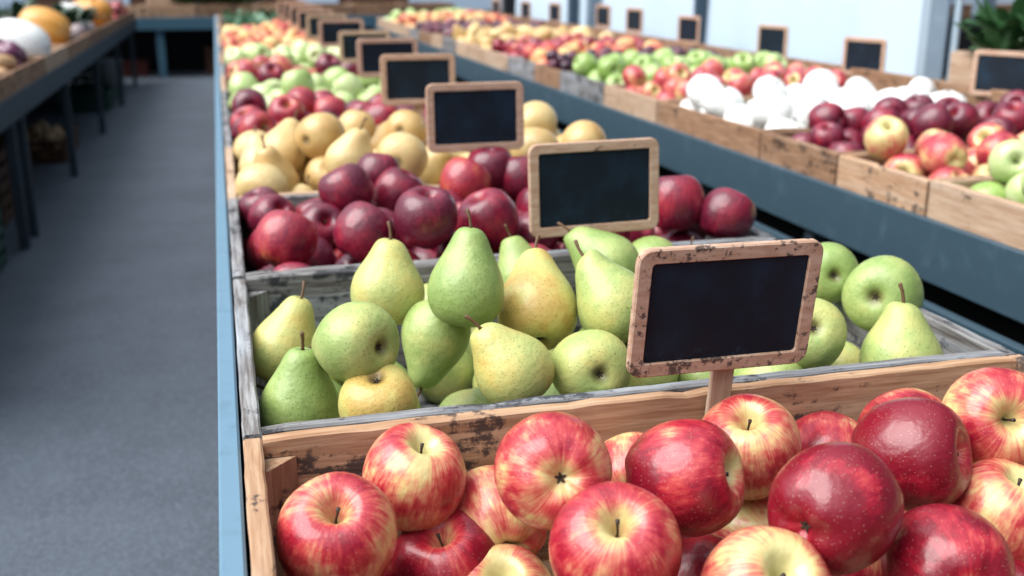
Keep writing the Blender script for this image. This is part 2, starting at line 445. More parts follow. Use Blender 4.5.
# ------------------------------------------------------------ heaps: each fruit rests on the ones placed before it
def heap(x0, x1, y0, y1, zb, d, zmax, seed, fixed=(), jit=.08, bump=.1, tries=150, most=400, zf=1.0):
    rng = np.random.default_rng(seed)
    pts = [list(p) for p in fixed]; new = []
    cx, cy = (x0 + x1) / 2, (y0 + y1) / 2
    nf = len(pts)
    while len(new) < most:
        r = d / 2 * rng.uniform(1 - jit, 1 + jit)
        c = np.stack([rng.uniform(x0 + r, x1 - r, tries), rng.uniform(y0 + r, y1 - r, tries)], 1)
        z = np.full(tries, zb + r * .92 * zf)
        ok = np.ones(tries, bool)
        if new:
            A = np.array(new)
            dd = np.hypot(c[:, None, 0] - A[None, :, 0], c[:, None, 1] - A[None, :, 1]); rr = (r + A[None, :, 3]) * .99
            zz = np.where(dd < rr, A[None, :, 2] + .96 * zf * np.sqrt(np.maximum(rr ** 2 - dd ** 2, 0)), -9)
            z = np.maximum(z, zz.max(1))
        if nf:
            B = np.array(pts)
            dist = np.sqrt((c[:, None, 0] - B[None, :, 0]) ** 2 + (c[:, None, 1] - B[None, :, 1]) ** 2 + (z[:, None] - B[None, :, 2]) ** 2)
            ok &= (dist > (r + B[None, :, 3]) * .93).all(1)
            # nothing may sit above a placed fruit
            h2 = np.hypot(c[:, None, 0] - B[None, :, 0], c[:, None, 1] - B[None, :, 1])
            ok &= ~((h2 < B[None, :, 3] * 1.3) & (z[:, None] > B[None, :, 2])).any(1)
        u = np.abs(c[:, 0] - cx) / (x1 - x0) * 2; v = np.abs(c[:, 1] - cy) / (y1 - y0) * 2
        lim = zmax + bump * (1 - u ** 8) * (1 - v ** 6)
        z = np.where(ok & (z < lim), z, 99)
        i = int(z.argmin())
        if z[i] > 50: break
        new.append([c[i, 0], c[i, 1], z[i], r])
    return new

NTH = ['first', 'second', 'third', 'fourth', 'fifth', 'sixth', 'seventh', 'eighth', 'ninth', 'tenth', 'eleventh', 'twelfth']
def describe(new, fixed, d, y0, y1, kind_txt, where, top_z, side='from the aisle'):
    """labels by row and order for fruit in the top layer, one shared label for those wedged below"""
    lab = [None] * len(new)
    allp = new + [list(f) for f in fixed]
    rows = {}
    for i, p in enumerate(new):
        cover = any(q is not p and q[2] > p[2] + .02 and math.hypot(p[0] - q[0], p[1] - q[1]) < (p[3] + q[3]) * .62 for q in allp)
        if cover or p[2] < top_z: continue
        n = max(1, int((y1 - y0) / d)); k = min(n - 1, int((p[1] - y0) / (y1 - y0) * n)); rows.setdefault(k, []).append(i)
    ks = sorted(rows)
    for j, k in enumerate(ks):
        rn = 'front row' if j == 0 else ('back row' if j == len(ks) - 1 else NTH[min(j, 11)] + ' row')
        for m, i in enumerate(sorted(rows[k], key=lambda i: new[i][0])):
            lab[i] = '%s %s, %s from the aisle, %s' % (kind_txt, where, NTH[min(m, 11)], rn)
    return lab

RND = random.Random(5)
def fill(kind, x0, x1, y0, y1, zb, d, zmax, seed, txt, where, group, fixed=(), parts=True, single=True, tilt=1.0, blush=(.4, .9), keep=None, low=None, kinds=None, nm=None, **kw):
    """kinds: optional list of other kinds mixed in"""
    new = heap(x0, x1, y0, y1, zb, d, zmax, seed, fixed, **kw)
    lab = describe(new, fixed, d, y0, y1, txt, where, zb + d * .7 if low is None else low)
    r = random.Random(seed)
    for p, l in zip(new, lab):
        if keep and not keep(p): continue
        k = r.choice(kinds) if kinds else kind
        ax = (r.gauss(0, tilt), r.gauss(0, tilt) - .25, abs(r.gauss(.6, .6)))
        g = group
        if l is None or not single:
            l = '%s %s, %s' % (txt, where, 'wedged between the others' if single else 'one of a heap alike'); g = group + (' below' if single else '')
        fruit(k, p[:3], p[3] * 2, ax, r.uniform(0, 6.28), r.uniform(*blush), l, g, parts, r.randrange(4), nm)
    return new

# ------------------------------------------------------------ crates
CRATES = 0
def crate(x0, x1, y0, y1, zt, zb, floor_z, kind, label, group=None, th=.036, front=None, post=True, name='fruit_crate', rim=None):
    global CRATES
    CRATES += 1
    rg = random.Random(CRATES)
    cx, cy = (x0 + x1) / 2, (y0 + y1) / 2
    c = root(name, P(cx, cy, zb), label, 'crate', group)
    hx, hy, H = (x1 - x0) / 2, (y1 - y0) / 2, zt - zb
    W = lambda k, ax: WOOD[k or kind, ax]
    j = .003
    def b(nm, mat, *a, **k):
        MB().box(*a, bev=.007, jit=j, rng=rg, **k).build(nm, mat, c)
    ts = th + .006
    def plank(nm, mat, along, a0, a1, c0, c1, z1):
        # a plank whose top edge is slightly chipped and wavy
        n = max(6, int((a1 - a0) / .06)); vs = []; fs = []
        off = [rg.uniform(-.0012, .0012) - (rg.uniform(0, .007) if rg.random() < .07 else 0) for _ in range(n + 1)]
        bv = .005
        for i in range(n + 1):
            a = a0 + (a1 - a0) * i / n; e = off[i] if 0 < i < n else -.004
            sd = rg.uniform(-.0015, .0015)
            for q, z in ((c0 + sd, 0), (c0 + sd, z1 + e - bv), (c0 + bv + sd, z1 + e), (c1 - bv + sd, z1 + e + rg.uniform(-.001, .001)), (c1 + sd, z1 + e - bv), (c1 + sd, 0)):
                vs.append((a, q, z) if along == 0 else (q, a, z))
        for i in range(n):
            for k in range(6): fs.append((i * 6 + k, i * 6 + (k + 1) % 6, (i + 1) * 6 + (k + 1) % 6, (i + 1) * 6 + k))
        fs += [tuple(range(6)), tuple(range(n * 6, n * 6 + 6))]
        MB().add(vs, fs).build(nm, mat, c)
    plank('front_board', W(front, 0), 0, -hx + ts + .001, hx - ts - .001, -hy, -hy + th, H - rg.uniform(0, .006))
    plank('back_board', W(rim, 0), 0, -hx + ts + .001, hx - ts - .001, hy - th, hy, H - rg.uniform(0, .010))
    plank('side_board', W(None, 1), 1, -hy, hy, -hx, -hx + ts, H + rg.uniform(-.010, .004))
    plank('side_board', W(None, 1), 1, -hy, hy, hx - ts, hx, H + rg.uniform(-.010, .004))
    b('bottom_board', W(None, 0), -hx + ts + .002, hx - ts - .002, -hy + th + .002, hy - th - .002, floor_z - zb - .02, floor_z - zb)
    if post:
        t = th + .003; q = .07
        for sx in (-1, 1):
            for sy in (-1, 1):
                ax, ay = sx * (hx - ts - .002), sy * (hy - t)
                z0, z1 = floor_z - zb + .001, H - .05
                A = [(ax, ay), (ax - sx * q, ay), (ax, ay - sy * q)]
                MB().add([(x, y, z) for z in (z0, z1) for x, y in A], [(0, 1, 2), (3, 4, 5), (0, 1, 4, 3), (1, 2, 5, 4), (2, 0, 3, 5)]).build('corner_post', W(None, 2), c)
    return c

# ------------------------------------------------------------ the ground
struct('floor', MB().add([(-30, -4, FLOOR), (40, -4, FLOOR), (40, 70, FLOOR), (-30, 70, FLOOR)], [(0, 1, 2, 3)]), ASPHALT)

# ------------------------------------------------------------ the three stands
def stand(name, label, x0, x1, y0, y1, ztop, apron_top, apron_bot, mat_front, leg_ys, side, legmat, rail_name='apron', top=None):
    c = root(name, P((x0 + x1) / 2, (y0 + y1) / 2, FLOOR), label, 'table')
    ox, oy = (x0 + x1) / 2, (y0 + y1) / 2
    X0, X1, Y0, Y1 = x0 - ox, x1 - ox, y0 - oy, y1 - oy
    F = -FLOOR
    t = .05
    MB().box(X0 + t, X1 - t, Y0 + t, Y1 - t, ztop - .04 + F, ztop + F).build('tabletop', top or BLUE_SHADED, c)
    MB().box(X0, X0 + t - .002, Y0, Y1, apron_bot + F, apron_top + F).build(rail_name, mat_front[0], c)
    MB().box(X1 - t + .002, X1, Y0, Y1, apron_bot + F, (apron_top if side else ztop + .02) + F).build(rail_name, mat_front[1], c)
    MB().box(X0 + t, X1 - t, Y0, Y0 + t - .002, apron_bot + F, ztop - .045 + F).build('end_rail', mat_front[0], c)
    MB().box(X0 + t, X1 - t, Y1 - t + .002, Y1, apron_bot + F, ztop - .045 + F).build('end_rail', mat_front[0], c)
    for y in leg_ys:
        for x in (X0 + t + .005, X1 - t - .105):
            MB().box(x, x + .10, y - oy - .05, y - oy + .05, 0, ztop - .05 + F).build('leg', legmat, c)
    return c
stand('display_table', 'long blue-edged market table carrying the middle row of fruit crates', -.072, 2.98, .55, 27.0, -1.44, -1.03, -1.5, (BLUE_SKYLIT, TEAL_SHADED), [1, 5.3, 9.6, 13.9, 18.2, 22.5, 26.6], 0, BLUE_SHADED, top=TEAL_SHADED)
stand('display_table', 'long slate-blue market table with white pumpkins and apples, before the white tarp', 3.335, 5.65, 2.2, 24.0, -1.235, -1.19, -1.5, (BLUE, BLUE), [2.5, 5.6, 7.2, 10.2, 14.3, 18.4, 22.3], 1, BLUE_SHADED)
stand('display_table', 'long slate table with pumpkins, onions and potatoes across the asphalt aisle', -4.6, -2.06, 6.5, 30.2, -1.25, -1.21, -1.48, (BLUE_SHADED, BLUE_SHADED), [7.6, 11.9, 12.5, 16.2, 20.5, 24.8, 29.0], 1, BLUE_SHADED)
c = stand('display_table', 'blue market table across the far end of the aisle', -5.0, 7.5, 31.0, 34.0, -1.25, -1.23, -1.56, (TEAL, TEAL), [], 1, TEAL)
for x in (-1.56, 1.8, 5.0):
    MB().box(x - 1.25 - .1, x - 1.25 + .1, -1.44, -1.24, 0, -1.31 - FLOOR).build('leg', TEAL, c)
MB().box(-6.19, 6.19, -1.552, -1.502, -1.56 - FLOOR, -1.23 - FLOOR).build('front_rail', TEAL, c)
MB().box(-6.15, 6.15, .1, .2, .02, 1.545).build('shade_sheet', NEAR_BLACK, c)  # added dark sheet standing in for the shade under the far table
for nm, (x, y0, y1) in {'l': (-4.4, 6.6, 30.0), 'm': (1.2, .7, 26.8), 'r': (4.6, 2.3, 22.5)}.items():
    o = MB().box(x - .02, x + .02, y0, y1, FLOOR + .02, -1.56 if nm != 'r' else -1.3).build('added_dark_sheet', NEAR_BLACK, loc=P(0, 0, 0))  # dark sheets added to stand in for shade beneath the tables
    tag(o, {'l': 'added dark sheet for the shade beneath the pumpkin and onion table', 'm': 'added dark sheet for the shade beneath the middle fruit table', 'r': 'added dark sheet for the shade beneath the white pumpkin table'}[nm], 'added sheet')

# ------------------------------------------------------------ middle row, crate by crate
YB = [.95, 2.275, 3.605, 4.955, 6.50, 8.04, 9.68, 11.15, 12.65, 14.15, 15.65, 17.15, 18.65, 20.15, 21.65, 23.15, 24.65, 26.15]
MX0, MX1 = -.017, 2.06
CK = ['tan', 'grey', 'grey', 'pale', 'grey', 'grey', 'pale', 'grey', 'pale', 'grey', 'pale', 'pale', 'grey', 'pale', 'pale', 'grey', 'pale']
CT = ['tan wooden crate of large red and yellow apples', 'weathered grey crate of green pears behind the large apples', 'weathered grey crate of dark red apples behind the green pears', 'pale wooden crate of yellow pears in the middle row',
      'worn crate of dark red apples behind the yellow pears', 'worn crate of pale green apples in the middle row', 'pale crate of rosy apples between the two green ones', 'worn crate of pale green pears before the peaches']
for i in range(17):
    lab = CT[i] if i < 8 else ('pale crate of peaches at the far part of the middle row' if i < 13 else 'pale crate of leafy greens at the far end of the middle row')
    grp = None if i < 8 else ('peach crates' if i < 13 else 'far greens crates')
    fz = -1.41 if i < 3 else (-1.27 if i < 5 else -1.15)
    crate(MX0, MX1, YB[i] + .008, YB[i + 1] - .008, -1.0, -1.438, fz, CK[i], lab, grp, rim='tan' if i == 0 else None)

# --- crate 1: large red apples, placed one by one  (x, y, width px, stem axis, blush, words, size)
near = [
 (337, 536, 121, (.07, .68, .72), .46, 'big red and yellow apple by the tan corner post, stem upward', 0),
 (414, 478, 104, (.30, .85, .45), .34, 'orange-streaked yellow apple with pale top, behind the corner apple', 1),
 (447, 566, 110, (-.1, .8, .55), .70, 'crimson apple low between two bigger ones by the crate side', 2),
 (502, 604, 112, (0, .75, .6), .05, 'pale yellow apple at the crate front, mostly below the crimson one', 3),
 (495, 520, 106, (-.3, .5, -.8), .22, 'yellowish apple sunk beneath the one showing its calyx', 1),
 (553, 471, 118, (-.12, -.02, -1), .50, 'apple turned bottom forward, dark calyx in a yellow star', 0),
 (615, 550, 130, (0, .66, .75), .5, 'large streaky red apple with upright stem, middle of the front', 2),
 (685, 478, 116, (.85, .2, .5), .68, 'round red apple with its stem pointing sideways', 3),
 (632, 480, 95, (.1, .3, -.9), .40, 'salmon apple half hidden behind two large red ones', 2),
 (748, 447, 103, (-.15, .75, .62), .30, 'yellow-topped apple just below the big chalkboard stake', 0),
 (829, 462, 98, (.2, .3, -.9), .48, 'rosy apple against the crate back, between stake apple and maroon one', 1),
 (834, 508, 127, (.78, .25, -.6), 1.0, 'glossy dark crimson apple, the largest, its hollow facing the aisle', 1),
 (912, 454, 112, (.78, .12, .6), 1.0, 'deep red glossy apple above the largest dark crimson one', 3),
 (908, 437, 98, (-.2, .3, -.9), .62, 'red apple top peeping over the deep red glossy apple', 2),
 (996, 420, 106, (-.12, .15, .98), .28, 'yellow apple with open hollow facing out and red cheek', 0),
 (1003, 517, 112, (.25, .85, .4), .18, 'pale yellow apple with faint red streaks, lower than the hollow one', 2),
 (948, 569, 125, (.05, .2, -.97), .85, 'dark red apple with golden calyx end, low at the front', 0),
 (765, 594, 132, (.2, .6, .75), .28, 'yellow and pink apple cut by the lower frame edge', 1),
 (704, 592, 108, (.3, .5, -.7), .75, 'red apple low between the streaky and the pink one', 3),
 (748, 540, 100, (-.4, .3, -.7), .15, 'small part of a yellow apple in a gap behind', 0),
 (1022, 607, 115, (.2, .7, .4), .85, 'red apple at the front corner away from the aisle', 1),
]
fixed = []
for i, (x, y, d, ax, bl, lab, var) in enumerate(near):
    p = from_px(x, y, d, .243)
    p, D = px_in(x, y, d, .243, 1.2, 2.275 - .045 - .12)
    fixed.append((*p, D / 2))
    fruit('apple_red', p, D, cam_vec(*ax), i * 1.3, bl, lab, None, True, var)
fill('apple_red', MX0 + .04, MX1 - .04, 1.0, 2.21, -1.41, .235, -1.2, 11, 'apple', 'in the near tan crate', 'apples deep in the near crate', fixed, tilt=1, blush=(.2, .9), bump=0.02)

# --- crate 2: green pears
pears = [
 (284, 349, 70, (.35, .9, .1), .55, 'yellow-green upright pear in the corner by the aisle', 0, 0),
 (300, 408, 81, (.12, .95, .2), .02, 'bright green upright pear by the crate front near the aisle', 0, 0),
 (354, 342, 84, (-.75, .1, -.6), .28, 'lying green pear with brown calyx turned aside, by the corner pears', 2, 0),
 (388, 288, 73, (.15, .97, .15), .62, 'yellow-green pear standing upright behind the lying one', 3, 0),
 (436, 336, 70, (-.2, -.95, .22), .25, 'pear with its neck and stem pointing down to the crate front', 0, .20),
 (379, 406, 80, (0, -.8, -.6), .98, 'golden speckled pear with its bottom up at the crate front', 3, .20),
 (467, 288, 78, (.12, .97, .1), .05, 'tall green pear standing in the middle of the pears', 0, 0),
 (537, 308, 82, (-.06, .86, -.5), .85, 'golden yellow pear standing beside the tall green one', 0, .235),
 (512, 368, 78, (-.5, .8, .25), .62, 'yellow speckled pear leaning to the aisle below the golden one', 3, .2),
 (590, 368, 80, (-.2, .1, -.95), .5, 'rounded lying pear below the leaning ones', 2, 0),
 (612, 305, 76, (-.68, .7, -.1), .36, 'pale green pear leaning to the aisle beside the big chalkboard', 2, 0),
 (606, 262, 64, (-.62, .75, 0), .08, 'green pear with crooked stem below the second chalkboard', 2, 0),
 (524, 280, 58, (-.25, .95, 0), .12, 'green pear mostly hidden behind the golden one', 0, 0),
 (642, 372, 74, (.6, .1, -.6), .45, 'pear tucked behind the lower corner of the big chalkboard', 3, 0),
 (700, 385, 72, (.5, .1, -.7), .3, 'green pear below the big chalkboard on the aisle side of its stake', 2, 0),
 (768, 384, 74, (-.5, .2, -.7), .2, 'green pear below the big chalkboard beyond its stake', 0, 0),
 (826, 273, 62, (0, .1, -1), .12, 'round green pear just beyond the big chalkboard, upper one', 3, 0),
 (884, 295, 78, (.55, .05, -.85), .12, 'large round green pear showing its hollow, beside the crate wall', 3, .25),
 (902, 356, 80, (.12, .95, .1), .38, 'yellow-green pear standing in the far corner with its stem up', 3, 0),
 (808, 335, 74, (.1, -.25, -.95), .42, 'yellow-green pear half behind the big chalkboard edge', 0, 0),
 (842, 326, 50, (.3, .2, -.8), .38, 'small pear wedged below the two round green ones', 2, 0),
 (836, 372, 68, (.7, .1, -.6), .5, 'lying yellow-green pear low at the front beyond the chalkboard', 2, 0),
 (690, 284, 52, (-.1, .98, 0), .4, 'pear whose tip and stem rise above the big chalkboard', 3, 0),
 (650, 262, 56, (-.3, .4, -.8), .2, 'green pear between the second and the big chalkboard', 2, 0),
 (432, 312, 58, (.3, .2, -.9), .55, 'yellow-green pear in the gap behind the tall green one', 3, 0),
]
fixed = []
for i, (x, y, d, ax, bl, lab, var, Dx) in enumerate(pears):
    D = (.212 if d > 60 else .2) if Dx == 0 else Dx
    p, D = px_in(x, y, d, D, 2.262 + .05 + D / 2, 3.605 - .05 - D / 2)
    fixed.append((*p, D / 2))
    fruit('pear_green', p, D, cam_vec(*ax), i * 2.1, bl, lab, None, True, var)
fill('pear_green', MX0 + .04, MX1 - .04, 2.32, 3.56, -1.41, .205, -1.29, 12, 'green pear', 'in the pear crate', 'pears deep in the pear crate', fixed, tilt=.9, blush=(.0, .6), bump=.02)

# --- crate 3: dark red apples
dark = [(286, 240, 62, .45), (318, 222, 50, .9), (365, 233, 62, .8), (426, 217, 64, .9), (465, 183, 52, .35), (489, 220, 60, .7), (398, 193, 52, .85), (346, 190, 54, .9), (378, 174, 46, .95), (262, 211, 46, 1.0),
        (329, 268, 50, .4), (420, 268, 52, .5), (728, 215, 55, .9), (676, 203, 58, .75), (490, 170, 50, .9), (521, 178, 50, .8), (700, 240, 50, .6), (640, 245, 50, .8), (262, 250, 44, .6)]
fixed = []
words = ['brownish red apple with smooth cheek in the corner', 'plum-toned apple behind the brownish corner one', 'round crimson apple with shallow hollow, second along', 'large maroon apple with hollow and stem upward', 'orange-red apple raised on top',
         'crimson apple beside the large maroon one', 'maroon apple behind the crimson ones', 'purple apple with a stem, raised', 'purple apple next to the yellow pears', 'small purple apple by the crate side', 'red apple low against the crate front', 'red apple low before the large maroon one',
         'maroon apple in the corner away from the aisle', 'maroon apple just beyond the second chalkboard', 'purple-red apple behind the orange-red one', 'maroon apple beside the second chalkboard on the aisle side', 'maroon apple below the second chalkboard, far side', 'maroon apple directly below the second chalkboard', 'small red apple low by the crate side']
for i, (x, y, d, bl) in enumerate(dark):
    r = random.Random(i + 50)
    D = (.235 if d > 48 else .21) if x != 728 else .213
    p, D = px_in(x, y, d, D, 3.605 + .05 + D / 2, 4.955 - .05 - D / 2)
    p = (max(MX0 + .045 + D / 2, min(p[0], MX1 - .045 - D / 2)), p[1], p[2])
    fixed.append((*p, D / 2))
    ax = cam_vec(r.uniform(-.5, .5), .85, r.uniform(-.15, .5)) if i != 0 else cam_vec(.3, .95, -.2)
    fruit('apple_dark', p, D, ax, i, bl, words[i] + ', dark apple crate', None, True, i % 4)
fill('apple_dark', MX0 + .04, MX1 - .04, 3.65, 4.91, -1.41, .215, -1.06, 13, 'dark apple', 'in the crate behind the green pears', 'dark apples behind the pears', fixed, blush=(.5, 1), bump=.08, tilt=.6)

# --- crates 4 to 8
yl = [(247, 151, 42, (-.4, .2, -.9), 1), (283, 152, 47, (.22, .9, -.4), 0), (321, 136, 48, (.5, .3, -.8), 1), (262, 186, 52, (.2, .6, -.7), 2), (240, 170, 38, (.4, .8, -.2), 2), (329, 178, 48, (.1, .4, .9), 1), (350, 158, 50, (.2, .9, .3), 2), (357, 128, 38, (.2, .9, .2), 1),
      (406, 131, 42, (.2, .1, -.95), 1), (402, 158, 52, (.1, .3, -.9), 1), (430, 168, 44, (.1, .8, .5), 1), (380, 146, 40, (.6, .7, -.2), 3), (536, 122, 42, (-.2, .6, -.7), 1), (535, 150, 50, (-.5, .6, -.5), 2), (584, 144, 46, (.2, .7, -.6), 1), (500, 172, 44, (.2, .5, .7), 1), (455, 185, 42, (0, .8, .4), 1), (560, 140, 36, (.3, .6, -.5), 1)]
fixed = []
yw = ['rounded yellow pear at the aisle corner', 'yellow pear with its neck up by the aisle', 'large round yellow pear with dark calyx', 'yellow pear low at the crate front by the aisle', 'yellow pear wedged by the crate side', 'yellow pear with calyx up at the crate front', 'yellow pear with a dark stem', 'yellow pear at the back before red apples',
      'yellow pear just beside the chalkboard on the aisle side', 'broad yellow pear below the chalkboard edge', 'pale yellow pear above the orange-red apple', 'yellow pear lying between round ones', 'upper yellow pear beyond the third chalkboard', 'yellow pear beneath the upper one beyond the third chalkboard', 'outermost yellow pear by the far crate side', 'yellow pear hidden by the third chalkboard stake', 'yellow pear behind the third chalkboard', 'small part of a yellow pear by the far crate side']
for i, (x, y, d, ax, var) in enumerate(yl):
    p, D = px_in(x, y, d, .245, 5.12, 6.35)
    p = (max(.15, min(p[0], 1.9)), p[1], p[2]); fixed.append((*p, D / 2))
    fruit('pear_yellow', p, D, cam_vec(*ax), i * 1.9, .25 + .4 * (i % 3) / 2, yw[i], None, True, var)
fill('pear_yellow', MX0 + .04, MX1 - .04, 5.0, 6.45, -1.27, .24, -1.06, 14, 'yellow pear', 'in the crate behind dark apples', 'yellow pears', fixed, blush=(.1, .6), bump=.1, tilt=.7)
fill('apple_dark', MX0 + .04, MX1 - .04, 6.55, 8.0, -1.27, .24, -1.02, 15, 'dark apple', 'behind the yellow pears', 'dark apples behind yellow pears', blush=(.35, 1), bump=.16, tilt=.6)
fill('apple_green', MX0 + .04, MX1 - .04, 8.1, 9.64, -1.15, .25, -1.02, 16, 'pale green apple', 'in the middle row', 'pale green apples', blush=(.1, .7), bump=.16, tilt=.6)
fill('apple_blush', MX0 + .04, MX1 - .04, 9.73, 11.1, -1.15, .24, -1.02, 17, 'rosy apple', 'between the green crates', 'rosy apples between green crates', blush=(.5, 1), bump=.14, parts=False, kinds=['apple_blush', 'apple_dark', 'apple_blush'])
fill('apple_green', MX0 + .04, MX1 - .04, 11.2, 12.6, -1.15, .24, -.97, 18, 'pale green apple', 'in the crate before the peaches', 'green apples before the peaches', blush=(0, .5), bump=.14, parts=False)
for i in range(8, 13):
    fill('peach', MX0 + .04, MX1 - .04, YB[i] + .05, YB[i + 1] - .05, -1.15, .22, -1.03, 19 + i, 'peach', 'in the long run of middle row peach crates', 'peaches', single=False, blush=(.15, 1), bump=.12, parts=False)

# ------------------------------------------------------------ chalkboards
def rrect(w, h, r, n=6):
    out = []
    for cx, cz, a0 in ((w / 2 - r, h / 2 - r, 0), (-w / 2 + r, h / 2 - r, 90), (-w / 2 + r, -h / 2 + r, 180), (w / 2 - r, -h / 2 + r, 270)):
        for k in range(n + 1):
            a = math.radians(a0 + 90 * k / n); out.append((cx + r * math.cos(a), cz + r * math.sin(a)))
    return out
def chalkboard(x, y, z, yaw, label, group=None, w=.475, h=.333, fr=.036, lean=-3, roll=0, wear=0, stake=.28, sx=0):
    """z: bottom of the frame"""
    c = root('chalkboard_sign', P(x, y, z), label, 'sign', group)
    c.rotation_euler = (math.radians(lean), math.radians(roll), yaw)
    A = rrect(w, h, .035); B = rrect(w - 2 * fr, h - 2 * fr, .010); n = len(A); t = .011; bv = .004
    A2 = rrect(w - 2 * bv, h - 2 * bv, .031)
    B2 = rrect(w - 2 * fr + 2 * bv * .6, h - 2 * fr + 2 * bv * .6, .012)
    rings = [(A2, -t), (A, -t + bv), (A, t - bv), (A2, t), (B2, t), (B, t - bv * .6), (B, -t + bv * .6), (B2, -t)]
    vs = [(p[0], yy, p[1] + h / 2) for R_, yy in rings for p in R_]
    fs = [(i * n + k, i * n + (k + 1) % n, ((i + 1) % 8) * n + (k + 1) % n, ((i + 1) % 8) * n + k) for i in range(8) for k in range(n)]
    f = MB().add(vs, fs).build('frame', SIGNW, c); f['wear'] = float(wear)
    Bs = rrect(w - 2 * fr - .002, h - 2 * fr - .002, .009)
    vs = [(p[0], yy, p[1]) for yy in (-.004, .004) for p in Bs]
    sl = MB().add(vs, [tuple(range(n)), tuple(range(n, 2 * n))] + [(k, (k + 1) % n, n + (k + 1) % n, n + k) for k in range(n)]).build('slate_panel', SLATE, c, loc=(0, 0, h / 2 * S))
    st = MB().box(sx - .030, sx + .030, t - .003 + .004, t + .016, -stake, h * .6, bev=.003).build('stake', WOOD['pale', 2], c)
    return c
chalkboard(1.102, 2.18, -.925, 0.02, 'large black chalkboard in worn wooden frame, before the green pears', w=.474, h=.323, roll=1.0, wear=.75, stake=.22, lean=6, sx=.026)
words = {1: 'black chalkboard rising before the dark red apples, second in the row', 2: 'black chalkboard rising before the yellow pears', 3: 'black chalkboard behind the yellow pears, before dark red apples', 4: 'black chalkboard before the pale green apples', 5: 'black chalkboard, sixth in the middle row',
         6: 'black chalkboard, seventh in the middle row', 7: 'black chalkboard, eighth in the middle row, partly hidden', 8: 'black chalkboard, ninth in the middle row, mostly hidden'}
for i, (x, y, z) in {1: (1.262, 3.52, -.915), 2: (1.147, 4.90, -.829), 3: (1.15, 6.44, -.79), 4: (1.2, 7.98, -.767), 5: (1.243, 9.62, -.79), 6: (1.202, 11.09, -.75), 7: (1.2, 12.6, -.76), 8: (1.2, 14.1, -.76), 9: (1.2, 15.6, -.76), 10: (1.2, 17.1, -.76), 11: (1.2, 18.6, -.76)}.items():
    chalkboard(x, y, z, [0, 0, .02, -.02, .03, 0][i % 6], words.get(i, 'small dark chalkboard at the far end of the middle row'), None if i < 9 else 'far chalkboards of the middle row', w=.49 if i == 1 else (.475 if i == 2 else .458), h={1: .335, 2: .322, 3: .305, 4: .285}.get(i, .275), roll=-.8 if i == 1 else 0, wear=.15)
for i, (y, z, a) in enumerate([(6.62, -.895, 64), (8.415, -.904, 75), (10.08, -.873, 80), (12.157, -.862, 82), (13.95, -.828, 84), (15.2, -.823, 84), (17.6, -.86, 84), (19.4, -.88, 84), (21.6, -.9, 84)]):
    chalkboard(5.5, y, z, -math.radians(a), ['large wood-framed chalkboard on the rear rail above dark red apples', 'chalkboard on the rear rail behind the white pumpkins', 'chalkboard on the rear rail behind the mixed red apples', 'chalkboard on the rear rail behind the green pears',
                'chalkboard on the rear rail behind the dark plums', 'sixth chalkboard along the tarp from the dark apples'][i] if i < 6 else 'small chalkboard at the far end of the rear rail', None if i < 6 else 'far chalkboards by the tarp', lean=0, stake=.3)

# ------------------------------------------------------------ row along the white tarp
RX0, RX1 = 3.37, 5.42
RC = [(2.6, 3.48, 'pale'), (3.50, 4.475, 'pale'), (4.50, 5.31, 'tan'), (5.335, 6.235, 'brown'), (6.26, 7.985, 'brown'), (8.01, 9.24, 'pale'), (9.26, 10.57, 'grey'), (10.59, 11.53, 'brown'), (11.55, 12.66, 'grey'), (12.68, 14.0, 'pale'), (14.03, 14.91, 'pale'), (14.93, 15.65, 'pale'),
      (15.67, 16.68, 'grey'), (16.7, 17.6, 'pale'), (17.62, 18.8, 'brown'), (18.82, 19.7, 'grey'), (19.72, 20.6, 'pale'), (20.62, 21.6, 'pale'), (21.62, 22.65, 'pale'), (22.67, 23.8, 'pale')]
RL = ['pale crate of green apples at the near end of the tarp row', 'pale crate of green apples at the near end, beside blush apples', 'tan crate of blush apples between green and dark red ones', 'stained crate of dark red apples beside the white pumpkins', 'brown crate of white pumpkins in the tarp row',
      'pale crate of mixed red apples behind the white pumpkins', 'grey crate of green pears before the tarp', 'brown crate of dark plums before the tarp', 'grey crate of peaches before the tarp', 'pale crate of red fruit before the tarp']
FR = [None, ('apple_green', .23, 'green apple', 'beside the blush apples', (.3, .9)), ('apple_blush', .24, 'blush apple', 'beside the green apples', (.2, .8)), ('apple_dark', .235, 'dark apple', 'beside the white pumpkins', (.75, 1)), ('white', .28, 'white pumpkin', 'before the tarp', (0, 1)),
      ('apple_blush', .225, 'mixed red apple', 'behind the white pumpkins', (.6, 1.0)), ('apple_green', .25, 'green fruit', 'beyond mixed red apples', (.6, 1)), ('plum', .155, 'dark plum', 'before the tarp', (.4, 1)), ('peach', .24, 'peach', 'beyond the dark plums', (.4, 1)), ('apple_dark', .2, 'dark red fruit', 'beyond the peaches', (.3, 1))]
